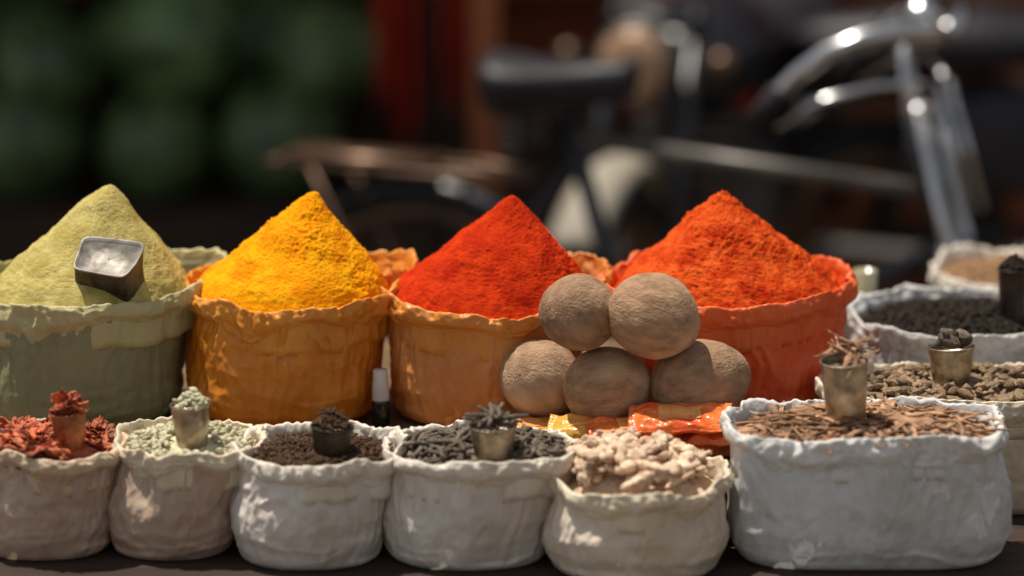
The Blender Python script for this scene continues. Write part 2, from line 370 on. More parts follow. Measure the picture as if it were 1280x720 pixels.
# ------------------------------------------------------------ tin scoop in the green powder
tp=atY(134,338,4.03)
tin=thing('tin_scoop','dull dark angular tin scoop with an upper face coloured as sunlit, pushed into the pale green powder','scoop',tp)
tin.rotation_euler=Euler((R(24),R(10),R(-14)))
def rsq(h,hw,hd,e=7,n=84,f=0):
    out=[]
    for j in range(n):
        a,b=se(2*PI*j/n,e); k=1+.22*(b+1)/2
        out.append((a*hw*k+.0012*noise.noise(Vector((a*2,b*2,h*40))),b*hd+.003*a,h+f*(.010*max(0,b)-.003*max(0,-b)+.004*a*max(0,b))))
    return out
MB().rings([rsq(-.06,.039,.024),rsq(-.03,.037,.025),rsq(.0,.0345,.0265),rsq(.015,.0345,.028,f=.8),rsq(.0185,.035,.029,f=1)],True,True,False).build('side_wall',M['tin'],tin)
MB().rings([rsq(.0186,.0353,.0293,f=1),rsq(.0206,.0355,.0295,f=1),rsq(.0205,.0338,.0278,f=1),rsq(.0165,.0325,.0265,f=1),rsq(.0150,.016,.012,f=.45),rsq(.0150,.001,.001,f=0)],True,False,True).build('folded_face',M['lit_tin'],tin)
# ------------------------------------------------------------ coconuts, packets, bottle
def coconut(px,py,Y,rx,rz,label,seed,yaw_=0,roll=0,tilt=0):
    c=atY(px,py,Y+DY); S=Vector((seed*4,seed,seed*2))
    def fn(q):
        a=math.atan2(q.y,q.x)
        fib=noise.noise(Vector((q.x*40,q.y*40,q.z*4))+S)
        return 1+.035*noise.noise(q*1.8+S)+.010*noise.noise(q*5+S)+.002*noise.noise(q*16+S)+.0011*fib+.014*math.cos(3*a)*(1-abs(q.z))+.075*max(0,q.z)**6
    o=MB().ell((0,0,0),(rz,rz,rx),120,64,None,fn).build('coconut',M['coco'],None,c)
    o.rotation_euler=(Matrix.Rotation(yaw_,3,'Z')@Matrix.Rotation(R(90)+tilt,3,'Y')@Matrix.Rotation(roll,3,'Z')).to_euler()
    return tag(o,label,'coconut','husked brown coconuts in a pile')
coconut(675,473,4.12,.053,.0515,'brown coconut at the lower left of the pile, beside the tan orange sack',1,R(20),1,R(40))
coconut(757,483,4.07,.0555,.052,'brown coconut at the lower middle of the pile',2,R(-10),2,R(-12))
coconut(873,478,4.065,.0635,.0540,'widest brown coconut, at the lower right of the pile',3,R(12),.4,R(-14))
coconut(723,391,4.06,.0500,.0490,'brown coconut at the upper left of the pile',4,R(30),3,R(35))
coconut(815,395,4.045,.0580,.0545,'brown coconut at the upper right of the pile, in front of the orange red powder',5,R(-14),5,R(16))
def packet(px,py,z,w,d,th,rz,m,label,seed,tilt=(0,0),group='shiny packets of ground spice'):
    c=atZ(px,py,z); mb=MB(); n=44
    def hgt(u,v,sgn):
        k=max(0,(1-(abs(u)/.84)**4 if abs(u)<.84 else 0))*max(0,(1-(abs(v)/.94)**4 if abs(v)<.94 else 0))
        q=Vector((u*w/2,v*d/2,seed)); q2=q+noise.noise_vector(q*30)*.008
        return sgn*(th/2*k**.5+.0005)+.003*noise.noise(Vector((u*2.2,v*2.2,seed)))+sgn*.0055*(vor(Vector((q2.x*50,q2.y*75,sgn*3+seed)))-.4)*k**.3+.0012*math.sin(v*40)*(1 if abs(u)>.84 else 0)
    P=[]
    for sgn in(1,-1):
        P.append([[( (i/n*2-1)*w/2,(j/n*2-1)*d/2,hgt(i/n*2-1,j/n*2-1,sgn)) for j in range(n+1)] for i in range(n+1)])
    W=n+1
    vs=[p for Q in P for r in Q for p in r]; fs=[]
    for i in range(n):
        for j in range(n):
            a=i*W+j; fs.append((a,a+W,a+W+1,a+1)); a+=W*W; fs.append((a+1,a+W+1,a+W,a))
    e=[i*W for i in range(n+1)]+[n*W+j for j in range(1,n+1)]+[i*W+n for i in range(n-1,-1,-1)]+[j for j in range(n-1,0,-1)]
    for a,b in zip(e,e[1:]+e[:1]): fs.append((a,a+W*W,b+W*W,b))
    mb.add(vs,fs)
    o=mb.build('spice_packet',m,None,c,rot=(tilt[0],tilt[1],rz))
    MB().sheet(lambda u,v:(lerp(-.42,.42,u)*w/2,lerp(-.5,.5,v)*d/2,hgt(lerp(-.42,.42,u),lerp(-.5,.5,v),1)+.0008),16,16,.0004).build('printed_panel',M['print_p'],o)
    return tag(o,label,'packet',group)
packet(796,554,.792,.12,.06,.022,R(-6),M['pkt_o'],'orange packet lying lowest, in front of the middle coconut',1)
packet(876,556,.792,.12,.06,.022,R(10),M['pkt_o'],'orange packet at the right, against the wide grey white sack',2)
packet(798,538,.812,.13,.06,.018,R(9),M['pkt_o'],'third orange packet, lying across the two lowest orange packets',3,(R(14),R(3)))
packet(850,523,.832,.13,.058,.018,R(-5),M['pkt_o'],'topmost orange packet of the pile under the right coconut',7,(R(20),R(-2)))
packet(898,538,.816,.085,.058,.018,R(-24),M['pkt_o'],'small orange packet leaning on the others at the right end',4,(R(24),R(-8)))
packet(672,538,.792,.12,.055,.022,R(6),M['pkt_y'],'yellow packet lying under the left coconut',5,(R(10),0))
packet(738,536,.808,.11,.055,.020,R(-9),M['pkt_y'],'yellow packet beside the lowest orange packet',6,(R(16),0))
bo=thing('bottle','small dark bottle with a white top, standing between the ochre and tan orange sacks','bottle',(X(476,4.04,.8),4.04,Z1c))
MB().lathe([(.001,0),(.0105,0),(.0118,.003),(.0118,.032),(.011,.035)],24).build('glass_body',M['bottle'],bo)
MB().lathe([(.0112,.0345),(.0112,.038),(.0108,.058),(.0098,.062),(.0098,.074),(.009,.0755),(.001,.0758)],24).build('white_top',M['cap'],bo)
# ------------------------------------------------------------ cups
def cup(px,pyb,pyt,wpx,z,m,label,kind='tumbler',taper=.8,Y=None):
    b=atZ(px,pyb,z); sc=depth(b.y,z)/F
    rt=wpx*sc/2; h=(pyb-pyt)*sc*1.02; t=.0012
    root=thing(kind,label,kind,b)
    rb=rt*taper; seed=px
    def dent(r,z_):
        return [(r*(1+.02*noise.noise(Vector((math.cos(2*PI*j/40)*1.5,math.sin(2*PI*j/40)*1.5,z_*30+seed))))*math.cos(2*PI*j/40),r*(1+.02*noise.noise(Vector((math.cos(2*PI*j/40)*1.5,math.sin(2*PI*j/40)*1.5,z_*30+seed))))*math.sin(2*PI*j/40),z_) for j in range(40)]
    MB().rings([dent(r,z_) for r,z_ in((.0005,-.012),(rb*.93,-.012),(rb*.95,-.01),(lerp(rb,rt,.35),h*.35),(lerp(rb,rt,.37),h*.37),(lerp(rb,rt,.7),h*.7),(rt-.0006,h-.003))]).build('wall',m,root)
    MB().rings([dent(r,z_) for r,z_ in((rt-.0006,h-.0035),(rt+.0008,h-.002),(rt+.0008,h-.0004),(rt,h),(rt-t,h-.0004),(rt-t*1.5,h-.006),(rt*.9,h-.012),(.0005,h-.012))]).build('rim',m,root)
    root.rotation_euler=(R(random.uniform(-3,3)),R(random.uniform(-4,4)),0)
    return Vector((b.x,b.y,b.z+h)),rt,b.z
# ------------------------------------------------------------ loose pieces
def noisy(mb,amp,fr,seed):
    mb.v=[tuple(Vector(p)+Vector(noise.noise_vector(Vector(p)*fr+Vector((seed,seed*2,0))))*amp) for p in mb.v]; return mb
def podmesh(name,m,L,r,seed,ribs=3,rb=.16):
    rr=[];n=12
    for i in range(9):
        s=i/8; w=math.sin(PI*min(max(s,.03),.97))**.7
        rr.append([((s-.5)*L,math.cos(2*PI*j/n)*r*w*(1+rb*math.cos(ribs*2*PI*j/n)),math.sin(2*PI*j/n)*r*w*(1+rb*math.cos(ribs*2*PI*j/n))) for j in range(n)])
    mb=MB().rings(rr,True,True,True); return noisy(mb,r*.22,1.2/r*.5,seed).mesh(name,m)
def lpmesh(seed):
    rnd=random.Random(seed); L=rnd.uniform(.036,.060); b=rnd.uniform(-.007,.007); b2=rnd.uniform(-.003,.003)
    pts=[((i/14-.5)*L,b*math.sin(PI*i/14),b2*math.sin(PI*i/14*1.4)) for i in range(15)]
    rad=[.0027*(.6+.5*math.sin(PI*min(.96,max(.04,i/14*.85+.08)))**.6)*(1+.12*(-1)**i) for i in range(15)]
    mb=MB().tube(pts,rad,9); return noisy(mb,.0006,600,seed).mesh('long_pepper',M['lpep'])
def gingermesh(seed):
    rnd=random.Random(seed); L=rnd.uniform(.042,.070); b=rnd.uniform(-.014,.014); kk=rnd.uniform(-.006,.006)
    n=16; pts=[((i/(n-1)-.5)*L,b*math.sin(PI*i/(n-1))+kk*abs(((i*3/(n-1))%1)-.5),rnd.uniform(-.0015,.0015)) for i in range(n)]
    ph=rnd.uniform(0,6); fq=rnd.uniform(.9,1.5); w0=rnd.uniform(.0072,.0104); rad=[w0*(math.sin(PI*min(.97,max(.03,i/(n-1))))**.3)*(1+.26*math.sin(i*fq+ph)) for i in range(n)]
    mb=MB().tube(pts,rad,20,rnd.uniform(.5,.7))
    for k in range(rnd.randint(1,3)):
        i=rnd.randint(3,n-4); p=Vector(pts[i]); a=rnd.choice((-1,1))*rnd.uniform(.6,1.2); l=rnd.uniform(.014,.025); w1=rnd.uniform(.0055,.0080)
        d=Vector((math.cos(a)*rnd.choice((-1,1))*.8,math.sin(a),rnd.uniform(-.1,.2))).normalized()
        mb.tube([p+d*l*q/6 for q in range(7)],[w1*x for x in(.9,1,.86,.9,1.0,.85,.45)],16,.65)
    # shrivelled, angular skin
    v=[]
    for p in mb.v:
        q=Vector(p); w=q+noise.noise_vector(q*60+V3(seed,0,0))*.005
        v.append(tuple(q+noise.noise_vector(q*70+V3(seed,seed*2,0))*.0022+q.normalized()*.0024*(vor(w*95+V3(seed,0,0))-.45)+noise.noise_vector(q*240+V3(0,seed,0))*.0012))
    mb.v=v
    return mb.mesh('ginger_root',M['ginger'])
def barkmesh(seed):
    rnd=random.Random(seed); L=rnd.uniform(.034,.10); W=rnd.choice((rnd.uniform(.003,.006),rnd.uniform(.005,.011))); c=rnd.uniform(.3,1.5); tw=rnd.uniform(-.8,.8); bd=rnd.uniform(-.008,.008)
    def fn(u,v):
        a=(v-.5)*2*c; w=W*(.6+.4*math.sin(PI*min(1,u*.9+.05))+.35*noise.noise(Vector((u*4,seed,0))))/c*.5
        y=math.sin(a)*w+bd*math.sin(PI*u); z=(math.cos(a)-.6)*w; t=tw*(u-.5)
        return ((u-.5)*L*(1+.18*noise.noise(Vector((v*5,seed,3)))),y*math.cos(t)-z*math.sin(t),y*math.sin(t)+z*math.cos(t)+.004*noise.noise(Vector((u*3,seed,7))))
    return MB().sheet(fn,14,6,.0013).mesh('bark_chip',M['bark'])
def macemesh(seed):
    rnd=random.Random(seed); mb=MB()
    for k in range(rnd.randint(1,3)):
        a0=rnd.uniform(0,2*PI); L=rnd.uniform(.018,.036); W=rnd.uniform(.008,.018); cu=rnd.uniform(.3,1.7); sd=seed*7+k; cv=rnd.uniform(.4,1.6)
        def fn(u,v):
            r=.001+L*u*(1-.12*cu*u); w=W*(.35+.85*math.sin(PI*min(1,u*.85+.12)))*(1+.5*noise.noise(Vector((u*4,v*2,sd+9))))
            y=math.sin((v-.5)*2*cv)/cv*.5*w+.003*noise.noise(Vector((u*2.5,sd,1))); z=.009*math.sin(u*cu*1.5)+(math.cos((v-.5)*2*cv)-1)/cv*.5*w+.005*noise.noise(Vector((u*3,v*3,sd)))+.002*noise.noise(Vector((u*9,v*9,sd)))
            return (r*math.cos(a0)-y*math.sin(a0),r*math.sin(a0)+y*math.cos(a0),z)
        mb.sheet(fn,14,10,.0006)
    return mb.mesh('mace_blade',M['mace'])
def clove_mb(mb,mat4,rnd):
    L=rnd.uniform(.008,.012)
    t=MB().tube([(0,0,0),(0,0,L*.6),(0,0,L*.75),(0,0,L)],[.0008,.0012,.0018,.0011],5); t.ell((0,0,L+.0006),(.0015,.0015,.0014),6,4)
    mb.add([mat4@Vector(p) for p in t.v],t.f)
def ico():
    import bmesh
    b=bmesh.new(); bmesh.ops.create_icosphere(b,subdivisions=2,radius=1); vs=[v.co.copy() for v in b.verts]; fs=[[v.index for v in f.verts] for f in b.faces]; b.free(); return vs,fs
IV,IF=ico()
def mound(s,H,seed,edge=.5):
    zb=s['z']-s['c']*edge
    def h(x,y):
        t=math.hypot((x-s['x'])/s['rx'],(y-s['y'])/s['ry'])
        return zb+H*(1-min(t,1)**2)+.004*noise.noise(Vector((x*25,y*25,seed)))
    return h
def moundmesh(s,h,m,label,name,cat_):
    rr=[]
    for i in range(31):
        t=max(.01,i/30); ring=[]
        for j in range(90):
            x=s['x']+math.cos(2*PI*j/90)*s['rx']*t; y=s['y']+math.sin(2*PI*j/90)*s['ry']*t
            ring.append((x-s['x'],y-s['y'],h(x,y)-s['z']+.0025*noise.noise(Vector((x*160,y*160,0)))))
        rr.append(ring)
    return tag(MB().rings(rr,True,True,False).build(name,m,None,(s['x'],s['y'],s['z'])),label,cat_,None,'stuff')
def pieces(meshes,n,name,label,cat_,group,s,h,lift,seed,tilt=.45,scale=(.85,1.15),rmax=.93,avoid=None,power=.5):
    rnd=random.Random(seed); proto=None
    for i in range(n):
        while True:
            a=rnd.uniform(0,2*PI); r=rnd.random()**power*rmax
            x=s['x']+math.cos(a)*r*s['rx']; y=s['y']+math.sin(a)*r*s['ry']
            if not avoid or abs(x-avoid[0])>avoid[2] or not(-.03<y-avoid[1]<avoid[2]): break
        if proto is None:
            o=bpy.data.objects.new(name,meshes[0]); tag(o,label,cat_,group); proto=o
        else:
            o=proto.copy(); o.data=meshes[i%len(meshes)]
        COL.objects.link(o)
        o.location=(x,y,h(x,y)+lift*rnd.uniform(.3,1.0)); o.rotation_euler=(rnd.uniform(-PI,PI) if tilt<.8 and name not in('bark_chip','mace_blade','ginger_root') else rnd.uniform(-.6,.6)+(PI if rnd.random()<.5 else 0),rnd.uniform(-tilt,tilt),rnd.uniform(0,2*PI))
        k=rnd.uniform(*scale); o.scale=(k,k,k)
def cup_pieces(meshes,n,name,label,cat_,group,top,r,H,seed,tilt=.6,scale=(.85,1.1)):
    s=dict(x=top.x,y=top.y,rx=r,ry=r)
    def h(x,y): return top.z-.006+H*max(0,1-math.hypot(x-top.x,y-top.y)/r)
    pieces(meshes,n,name,label,cat_,group,s,h,.008,seed,tilt,scale,.85)
def stuff_balls(s,h,n,r,m,label,name,cat_,seed,kind='ball',rmax=.95,avoid=None):
    rnd=random.Random(seed); mb=MB(); org=Vector((s['x'],s['y'],s.get('z',0)))
    for i in range(n):
        while True:
            a=rnd.uniform(0,2*PI); q=rnd.random()**.5*rmax
            x=s['x']+math.cos(a)*q*s['rx']; y=s['y']+math.sin(a)*q*s['ry']
            if not avoid or math.hypot(x-avoid[0],y-avoid[1])>avoid[2]: break
        z=h(x,y)+rnd.uniform(0,1.6*r)
        p=Vector((x,y,z))-org; k=r*rnd.uniform(.75,1.2)
        if kind=='clove' and i%3==0:
            clove_mb(mb,Matrix.Translation(p)@Euler((rnd.uniform(1.1,2.0),0,rnd.uniform(0,6.28))).to_matrix().to_4x4()@Matrix.Scale(rnd.uniform(.8,1.1),4),rnd)
        else:
            e=rnd.uniform(1.3,1.9) if kind=='seed' else 1; rot=Euler((0,rnd.uniform(-.5,.5),rnd.uniform(0,6.28))).to_matrix()
            mb.add([p+rot@Vector((v.x*k*e,v.y*k,v.z*k)) for v in IV],IF)
    return tag(mb.build(name,m,None,org),label,cat_,None,'stuff')
# cups stand on the spice: height from the mound where they stand
def cup_on(px,pyb,pyt,wpx,h,Yg,m,label,**k):
    z=h(X(px,Yg,.82),Yg)
    b=atZ(px,pyb,z); z=h(b.x,b.y)+.003
    return cup(px,pyb,pyt,wpx,z,m,label,**k)
# mace
h=mound(f1,.020,1,.45); moundmesh(f1,h,M['mace'],'bed of crumbled red mace filling the brown stained sack','mace_bed','mace')
mm=[macemesh(i) for i in range(14)]
ct,cr_,_=cup_on(88,551,514,46,h,3.84,M['copper'],'brown copper tumbler full of red mace, in the brown stained sack')
pieces(mm,120,'mace_blade','curled red mace blade lying loose in the brown stained sack','mace','loose red mace blades',f1,h,.009,11,.45,(.6,1.0),.82,(ct.x,ct.y,.030))
cup_pieces(mm,22,'mace_blade','curled red mace blade heaped in the brown copper tumbler','mace','red mace blades in the tumbler',ct,cr_*.6,.036,12,1.2,(.5,.75))
# cardamom
cm=[podmesh('cardamom_pod',M['card'],random.uniform(.011,.016),random.uniform(.0030,.0040),i) for i in range(6)]
h=mound(f2,.018,2,.4); moundmesh(f2,h,M['card'],'bed of pale green cardamom filling the sack','cardamom_bed','cardamom')
ct,cr_,_=cup_on(240,547,504,50,h,3.84,M['worn'],'dull steel tumbler full of cardamom pods')
pieces(cm,290,'cardamom_pod','pale green cardamom pod lying loose in its white sack','cardamom pod','loose cardamom pods',f2,h,.006,21,.4,(.8,1.1),.9,(ct.x,ct.y,.024))
cup_pieces(cm,46,'cardamom_pod','pale green cardamom pod heaped in the dull steel tumbler','cardamom pod','cardamom pods in the tumbler',ct,cr_,.017,22)
# cloves
h=mound(f3,.016,3,.45); moundmesh(f3,h,M['clove'],'bed under the dark brown cloves','clove_bed','cloves')
ct,cr_,_=cup_on(414,562,531,54,h,3.81,M['blackcup'],'small blackened tumbler full of cloves')
stuff_balls(f3,h,1900,.0024,M['clove'],'loose dark brown cloves filling a small white sack','clove_heap','cloves',31,'clove',.9,(ct.x,ct.y,.026))
sc=dict(x=ct.x,y=ct.y,z=ct.z,rx=cr_,ry=cr_); c1=ct.copy(); q1=cr_
stuff_balls(sc,lambda x,y:c1.z-.006+.026*max(0,1-math.hypot(x-c1.x,y-c1.y)/q1),240,.0024,M['clove'],'dark brown cloves heaped in the blackened tumbler','clove_heap','cloves',32,'clove',.85)
# long pepper
lm=[lpmesh(i) for i in range(9)]
h=mound(f4,.018,4,.5); moundmesh(f4,h,M['lpep'],'bed under the grey long pepper','long_pepper_bed','long pepper')
ct,cr_,_=cup_on(617,568,530,60,h,3.79,M['worn'],'dull steel tumbler full of long pepper')
pieces(lm,190,'long_pepper','dark grey long pepper lying loose in its white sack','long pepper','loose long peppers',f4,h,.009,41,.18,(.8,1.1),.80,(ct.x,ct.y,.034))
cup_pieces(lm,26,'long_pepper','dark grey long pepper heaped in the dull steel tumbler','long pepper','long peppers in the tumbler',ct,cr_*.6,.020,42,.3,(.8,1.1))
# ginger
gm=[gingermesh(i) for i in range(18)]
h=mound(f5,.030,5,.7); moundmesh(f5,h,M['ginger'],'bed of dried ginger filling the cream sack','ginger_bed','ginger')
pieces(gm,78,'ginger_root','knobbly dried ginger root lying in the cream sack','ginger','dried ginger roots',f5,h,.034,51,.5,(.65,1.0),.77)
# bark
bm=[barkmesh(i) for i in range(22)]
h=mound(r4,.012,6,.40); moundmesh(r4,h,M['bark'],'bed of bark crumbs filling the grey white sack','bark_bed','bark')
ct,cr_,_=cup_on(1058,529,447,60,h,3.81,M['worn'],'tall dull steel tumbler full of bark chips')
pieces(bm,260,'bark_chip','brown bark chip lying loose in the wide grey white sack','bark chip','loose bark chips',r4,h,.010,61,.15,(.8,1.15),.86,(ct.x,ct.y,.03))
cup_pieces(bm,34,'bark_chip','brown bark chip heaped in the tall dull steel tumbler','bark chip','bark chips in the tumbler',ct,cr_*.75,.024,62,.6,(.5,.8))
# pods
pm=[podmesh('dried_pod',M['pod'],random.uniform(.014,.024),random.uniform(.0035,.0055),i+20,4,.25) for i in range(6)]
h=mound(r3,.020,7,.4); moundmesh(r3,h,M['pod'],'bed of brown dried pods filling the cream rimmed sack','pod_bed','dried pods')
ct,cr_,_=cup_on(1189,474,432,58,h,4.03,M['worn'],'dull steel tumbler in the sack of brown dried pods')
pieces(pm,260,'dried_pod','brown dried pod lying loose in the cream rimmed sack','dried pod','loose dried pods',r3,h,.007,71,.5,(.85,1.25),.9,(ct.x,ct.y,.03))
pb=[podmesh('dried_pod',M['lpep'],.034,.009,i+40,5,.22) for i in range(2)]
cup_pieces(pb,8,'large_pod','large dark wrinkled pod heaped in the steel tumbler','dried pod','large dark pods in the tumbler',ct,cr_*.7,.026,72,.7)
# peppercorns and seeds
h=mound(r2,.02,8,.4); moundmesh(r2,h,M['pepper'],'bed under the black peppercorns','peppercorn_bed','peppercorns')
ct,cr_,_=cup_on(1266,398,334,40,h,4.26,M['blackcup'],'black tumbler full of peppercorns at the right edge',taper=.8)
stuff_balls(r2,h,2300,.0032,M['pepper'],'loose black peppercorns filling the grey white sack','peppercorn_heap','peppercorns',81)
sc=dict(x=ct.x,y=ct.y,z=ct.z,rx=cr_,ry=cr_); c2=ct.copy(); q2=cr_
stuff_balls(sc,lambda x,y:c2.z-.004+.020*max(0,1-math.hypot(x-c2.x,y-c2.y)/q2),180,.0028,M['pepper'],'black peppercorns heaped in the black tumbler','peppercorn_heap','peppercorns',82,'ball',.9)
h=mound(r1,.018,9,.4); moundmesh(r1,h,M['seed'],'bed under the brown seeds','seed_bed','seeds')
stuff_balls(r1,h,1500,.0026,M['seed'],'loose brown seeds filling the white sack furthest back','seed_heap','seeds',91,'seed')
gl=thing('drinking_glass','drinking glass of tan powder standing behind the red orange sack','glass',(X(1080,4.47,.85),4.47,ZR))
MB().lathe([(.001,0),(.013,0),(.0145,.004),(.0185,.133),(.0175,.1335),(.017,.122),(.001,.124)],28).build('glass_body',M['glass_dirty'],gl)
# ------------------------------------------------------------ bicycle
def wheel(parent,u,r,tw,spokes,tyre_m,rim_m,z=None,hubw=.05):
    z=r if z is None else z
    w=MB()
    w.tube([(u+math.cos(2*PI*i/48)*(r-tw),0,z+math.sin(2*PI*i/48)*(r-tw)) for i in range(49)],tw,8)
    ty=w.build('wheel',tyre_m,parent)
    MB().tube([(u+math.cos(2*PI*i/48)*(r-2.2*tw),0,z+math.sin(2*PI*i/48)*(r-2.2*tw)) for i in range(49)],tw*.6,6).build('rim',rim_m,ty)
    sp=MB()
    for i in range(spokes):
        a=2*PI*i/spokes; b=a+.5*(-1)**i; s=1 if i%2 else -1
        sp.tube([(u+math.cos(b)*.02,s*hubw*.5,z+math.sin(b)*.02),(u+math.cos(a)*(r-2.4*tw),0,z+math.sin(a)*(r-2.4*tw))],.0016,4)
    sp.tube([(u,-hubw,z),(u,hubw,z)],.018,8)
    sp.build('spokes',rim_m,ty)
YB=5.82
sp_=atY(697,96,YB); di=Vector((.925,-.38,0)).normalized(); yaw=math.atan2(di.y,di.x)
bk=thing('bicycle','old black roadster bicycle with chrome handlebar parked behind the stall','bicycle',(sp_.x-di.x*.27,YB-di.y*.27,0),yaw)
wheel(bk,0,.35,.018,32,M['rubber'],M['darksteel']); wheel(bk,1.30,.35,.018,32,M['rubber'],M['darksteel'])
fr=MB()
for a,b,r in(((.46,0,.30),(1.0,0,.68),.018),((.46,0,.30),(.29,0,.86),.018),((.94,0,.92),(1.02,0,.66),.02)): fr.tube([a,b],r,10)
for s in(-1,1):
    fr.tube([(.46,s*.03,.30),(0,s*.06,.35)],.009,8); fr.tube([(.31,s*.012,.79),(0,s*.06,.35)],.008,8)
fr.tube([(.29,0,.83),(.27,0,.90)],.012,8)
fr.build('frame',M['blackpaint'],bk)
MB().tube([(.30,0,.82),(.97,0,.775)],.015,10).build('top_tube',M['greymetal'],bk)
fk=MB()
for s in(-1,1): fk.tube([(.965,s*.05,.93),(1.035,s*.055,.67),(1.13,s*.06,.51),(1.23,s*.06,.40),(1.30,s*.06,.35)],[.011,.013,.013,.012,.010],8)
fk.box((1.03,0,.675),(.035,.13,.025)); fk.box((.965,0,.925),(.03,.12,.016)); fk.build('fork',M['chrome'],bk)
hb=MB(); hb.tube([(.95,0,.85),(.925,0,1.03)],.015,10)
hb.tube([(.925,0,1.045),(.985,0,1.05)],.016,8)
for s in(-1,1):
    hb.tube([(.985+q[0],s*q[1],1.05+q[2]) for q in [(0,0,0),(.018,.05,.014),(.016,.11,.030),(-.015,.17,.036),(-.07,.215,.026),(-.13,.24,.0),(-.18,.252,-.04),(-.22,.257,-.085),(-.245,.259,-.12)]],.0165,10)
hbo=hb.build('handlebar',M['chrome'],bk)
for s in(-1,1): MB().tube([(.985-.205,s*.2555,.984),(.985-.25,s*.2595,.924)],.0195,10).build('grip',M['rubber'],hbo)
MB().lathe([(.001,.03),(.02,.026),(.032,.01),(.034,0),(.03,-.006),(.001,-.007)],20,(.97,-.06,1.095)).build('bell',M['chrome'],hbo)
br=MB()
for s in(-1,1): br.tube([(.77,s*.245,.915),(.84,s*.235,.965),(.92,s*.17,.985),(.97,s*.08,.98),(.99,s*.03,.97)],.007,6)
br.tube([(1.0,.03,.97),(1.07,.03,.74)],.007,6); br.tube([(.995,-.03,.97),(1.06,-.03,.74)],.007,6)
br.build('brake_rods',M['chrome'],bk)
sd=MB(); rr=[]
for i in range(13):
    q=i/12; u=.14+.28*q; w=lerp(.105,.03,sstep(.15,.85,q))*(1 if i>0 else .7); 
    rr.append([(u,math.cos(2*PI*j/14)*w,.93+math.sin(2*PI*j/14)*(.032 if math.sin(2*PI*j/14)>0 else .09*(1-q*.6))+.012*(q-.5)**2*4) for j in range(14)])
sdo=sd.rings(rr,True,True,True).build('saddle',M['leather'],bk)
for s in(-1,1): MB().tube([(.2+.018*math.cos(i*.8),s*.06+.018*math.sin(i*.8),.79+i*.0018) for i in range(44)],.004,5).build('spring',M['greymetal'],sdo)
ca=MB()
for v in(-.07,0,.07): ca.tube([(.22,v*.5,.74),(.1,v,.745),(-.3,v,.745)],.006,6)
for u in(.08,-.1,-.28): ca.tube([(u,-.08,.745),(u,.08,.745)],.006,6)
for s in(-1,1): ca.tube([(-.2,s*.075,.74),(0,s*.07,.36)],.006,6)
ca.box((-.12,0,.757),(.3,.1,.008)); ca.build('carrier',M['darksteel'],bk)
for u0,a0,a1 in((0,20,190),(1.30,-5,150)):
    MB().sheet(lambda u,v:(u0+math.cos(R(lerp(a0,a1,u)))*(.375-.02*(2*v-1)**2),(v-.5)*.06,.35+math.sin(R(lerp(a0,a1,u)))*(.375-.02*(2*v-1)**2)),30,6,.002).build('mudguard',M['blackpaint'],bk)
MB().sheet(lambda u,v:(lerp(-.04,.55,u),-.075,.28+(.10*math.sin(PI*(.15+.7*u))+.03)*(v*2-1)*.7+.03*(1-u)),14,4,.004).build('chain_guard',M['blackpaint'],bk)
ck=MB().tube([(.46,-.09,.30),(.55,-.09,.16)],.01,8); ck.box((.56,-.14,.15),(.09,.08,.025)); ck.tube([(.46,.09,.30),(.37,.09,.44)],.01,8); ck.box((.36,.14,.45),(.09,.08,.025)); ck.tube([(.46,-.09,.3),(.46,.09,.3)],.018,8); ck.build('cranks',M['greymetal'],bk)
MB().tube([(.02,.07,.34),(-.02,.16,.012)],.008,6).build('kickstand',M['greymetal'],bk)
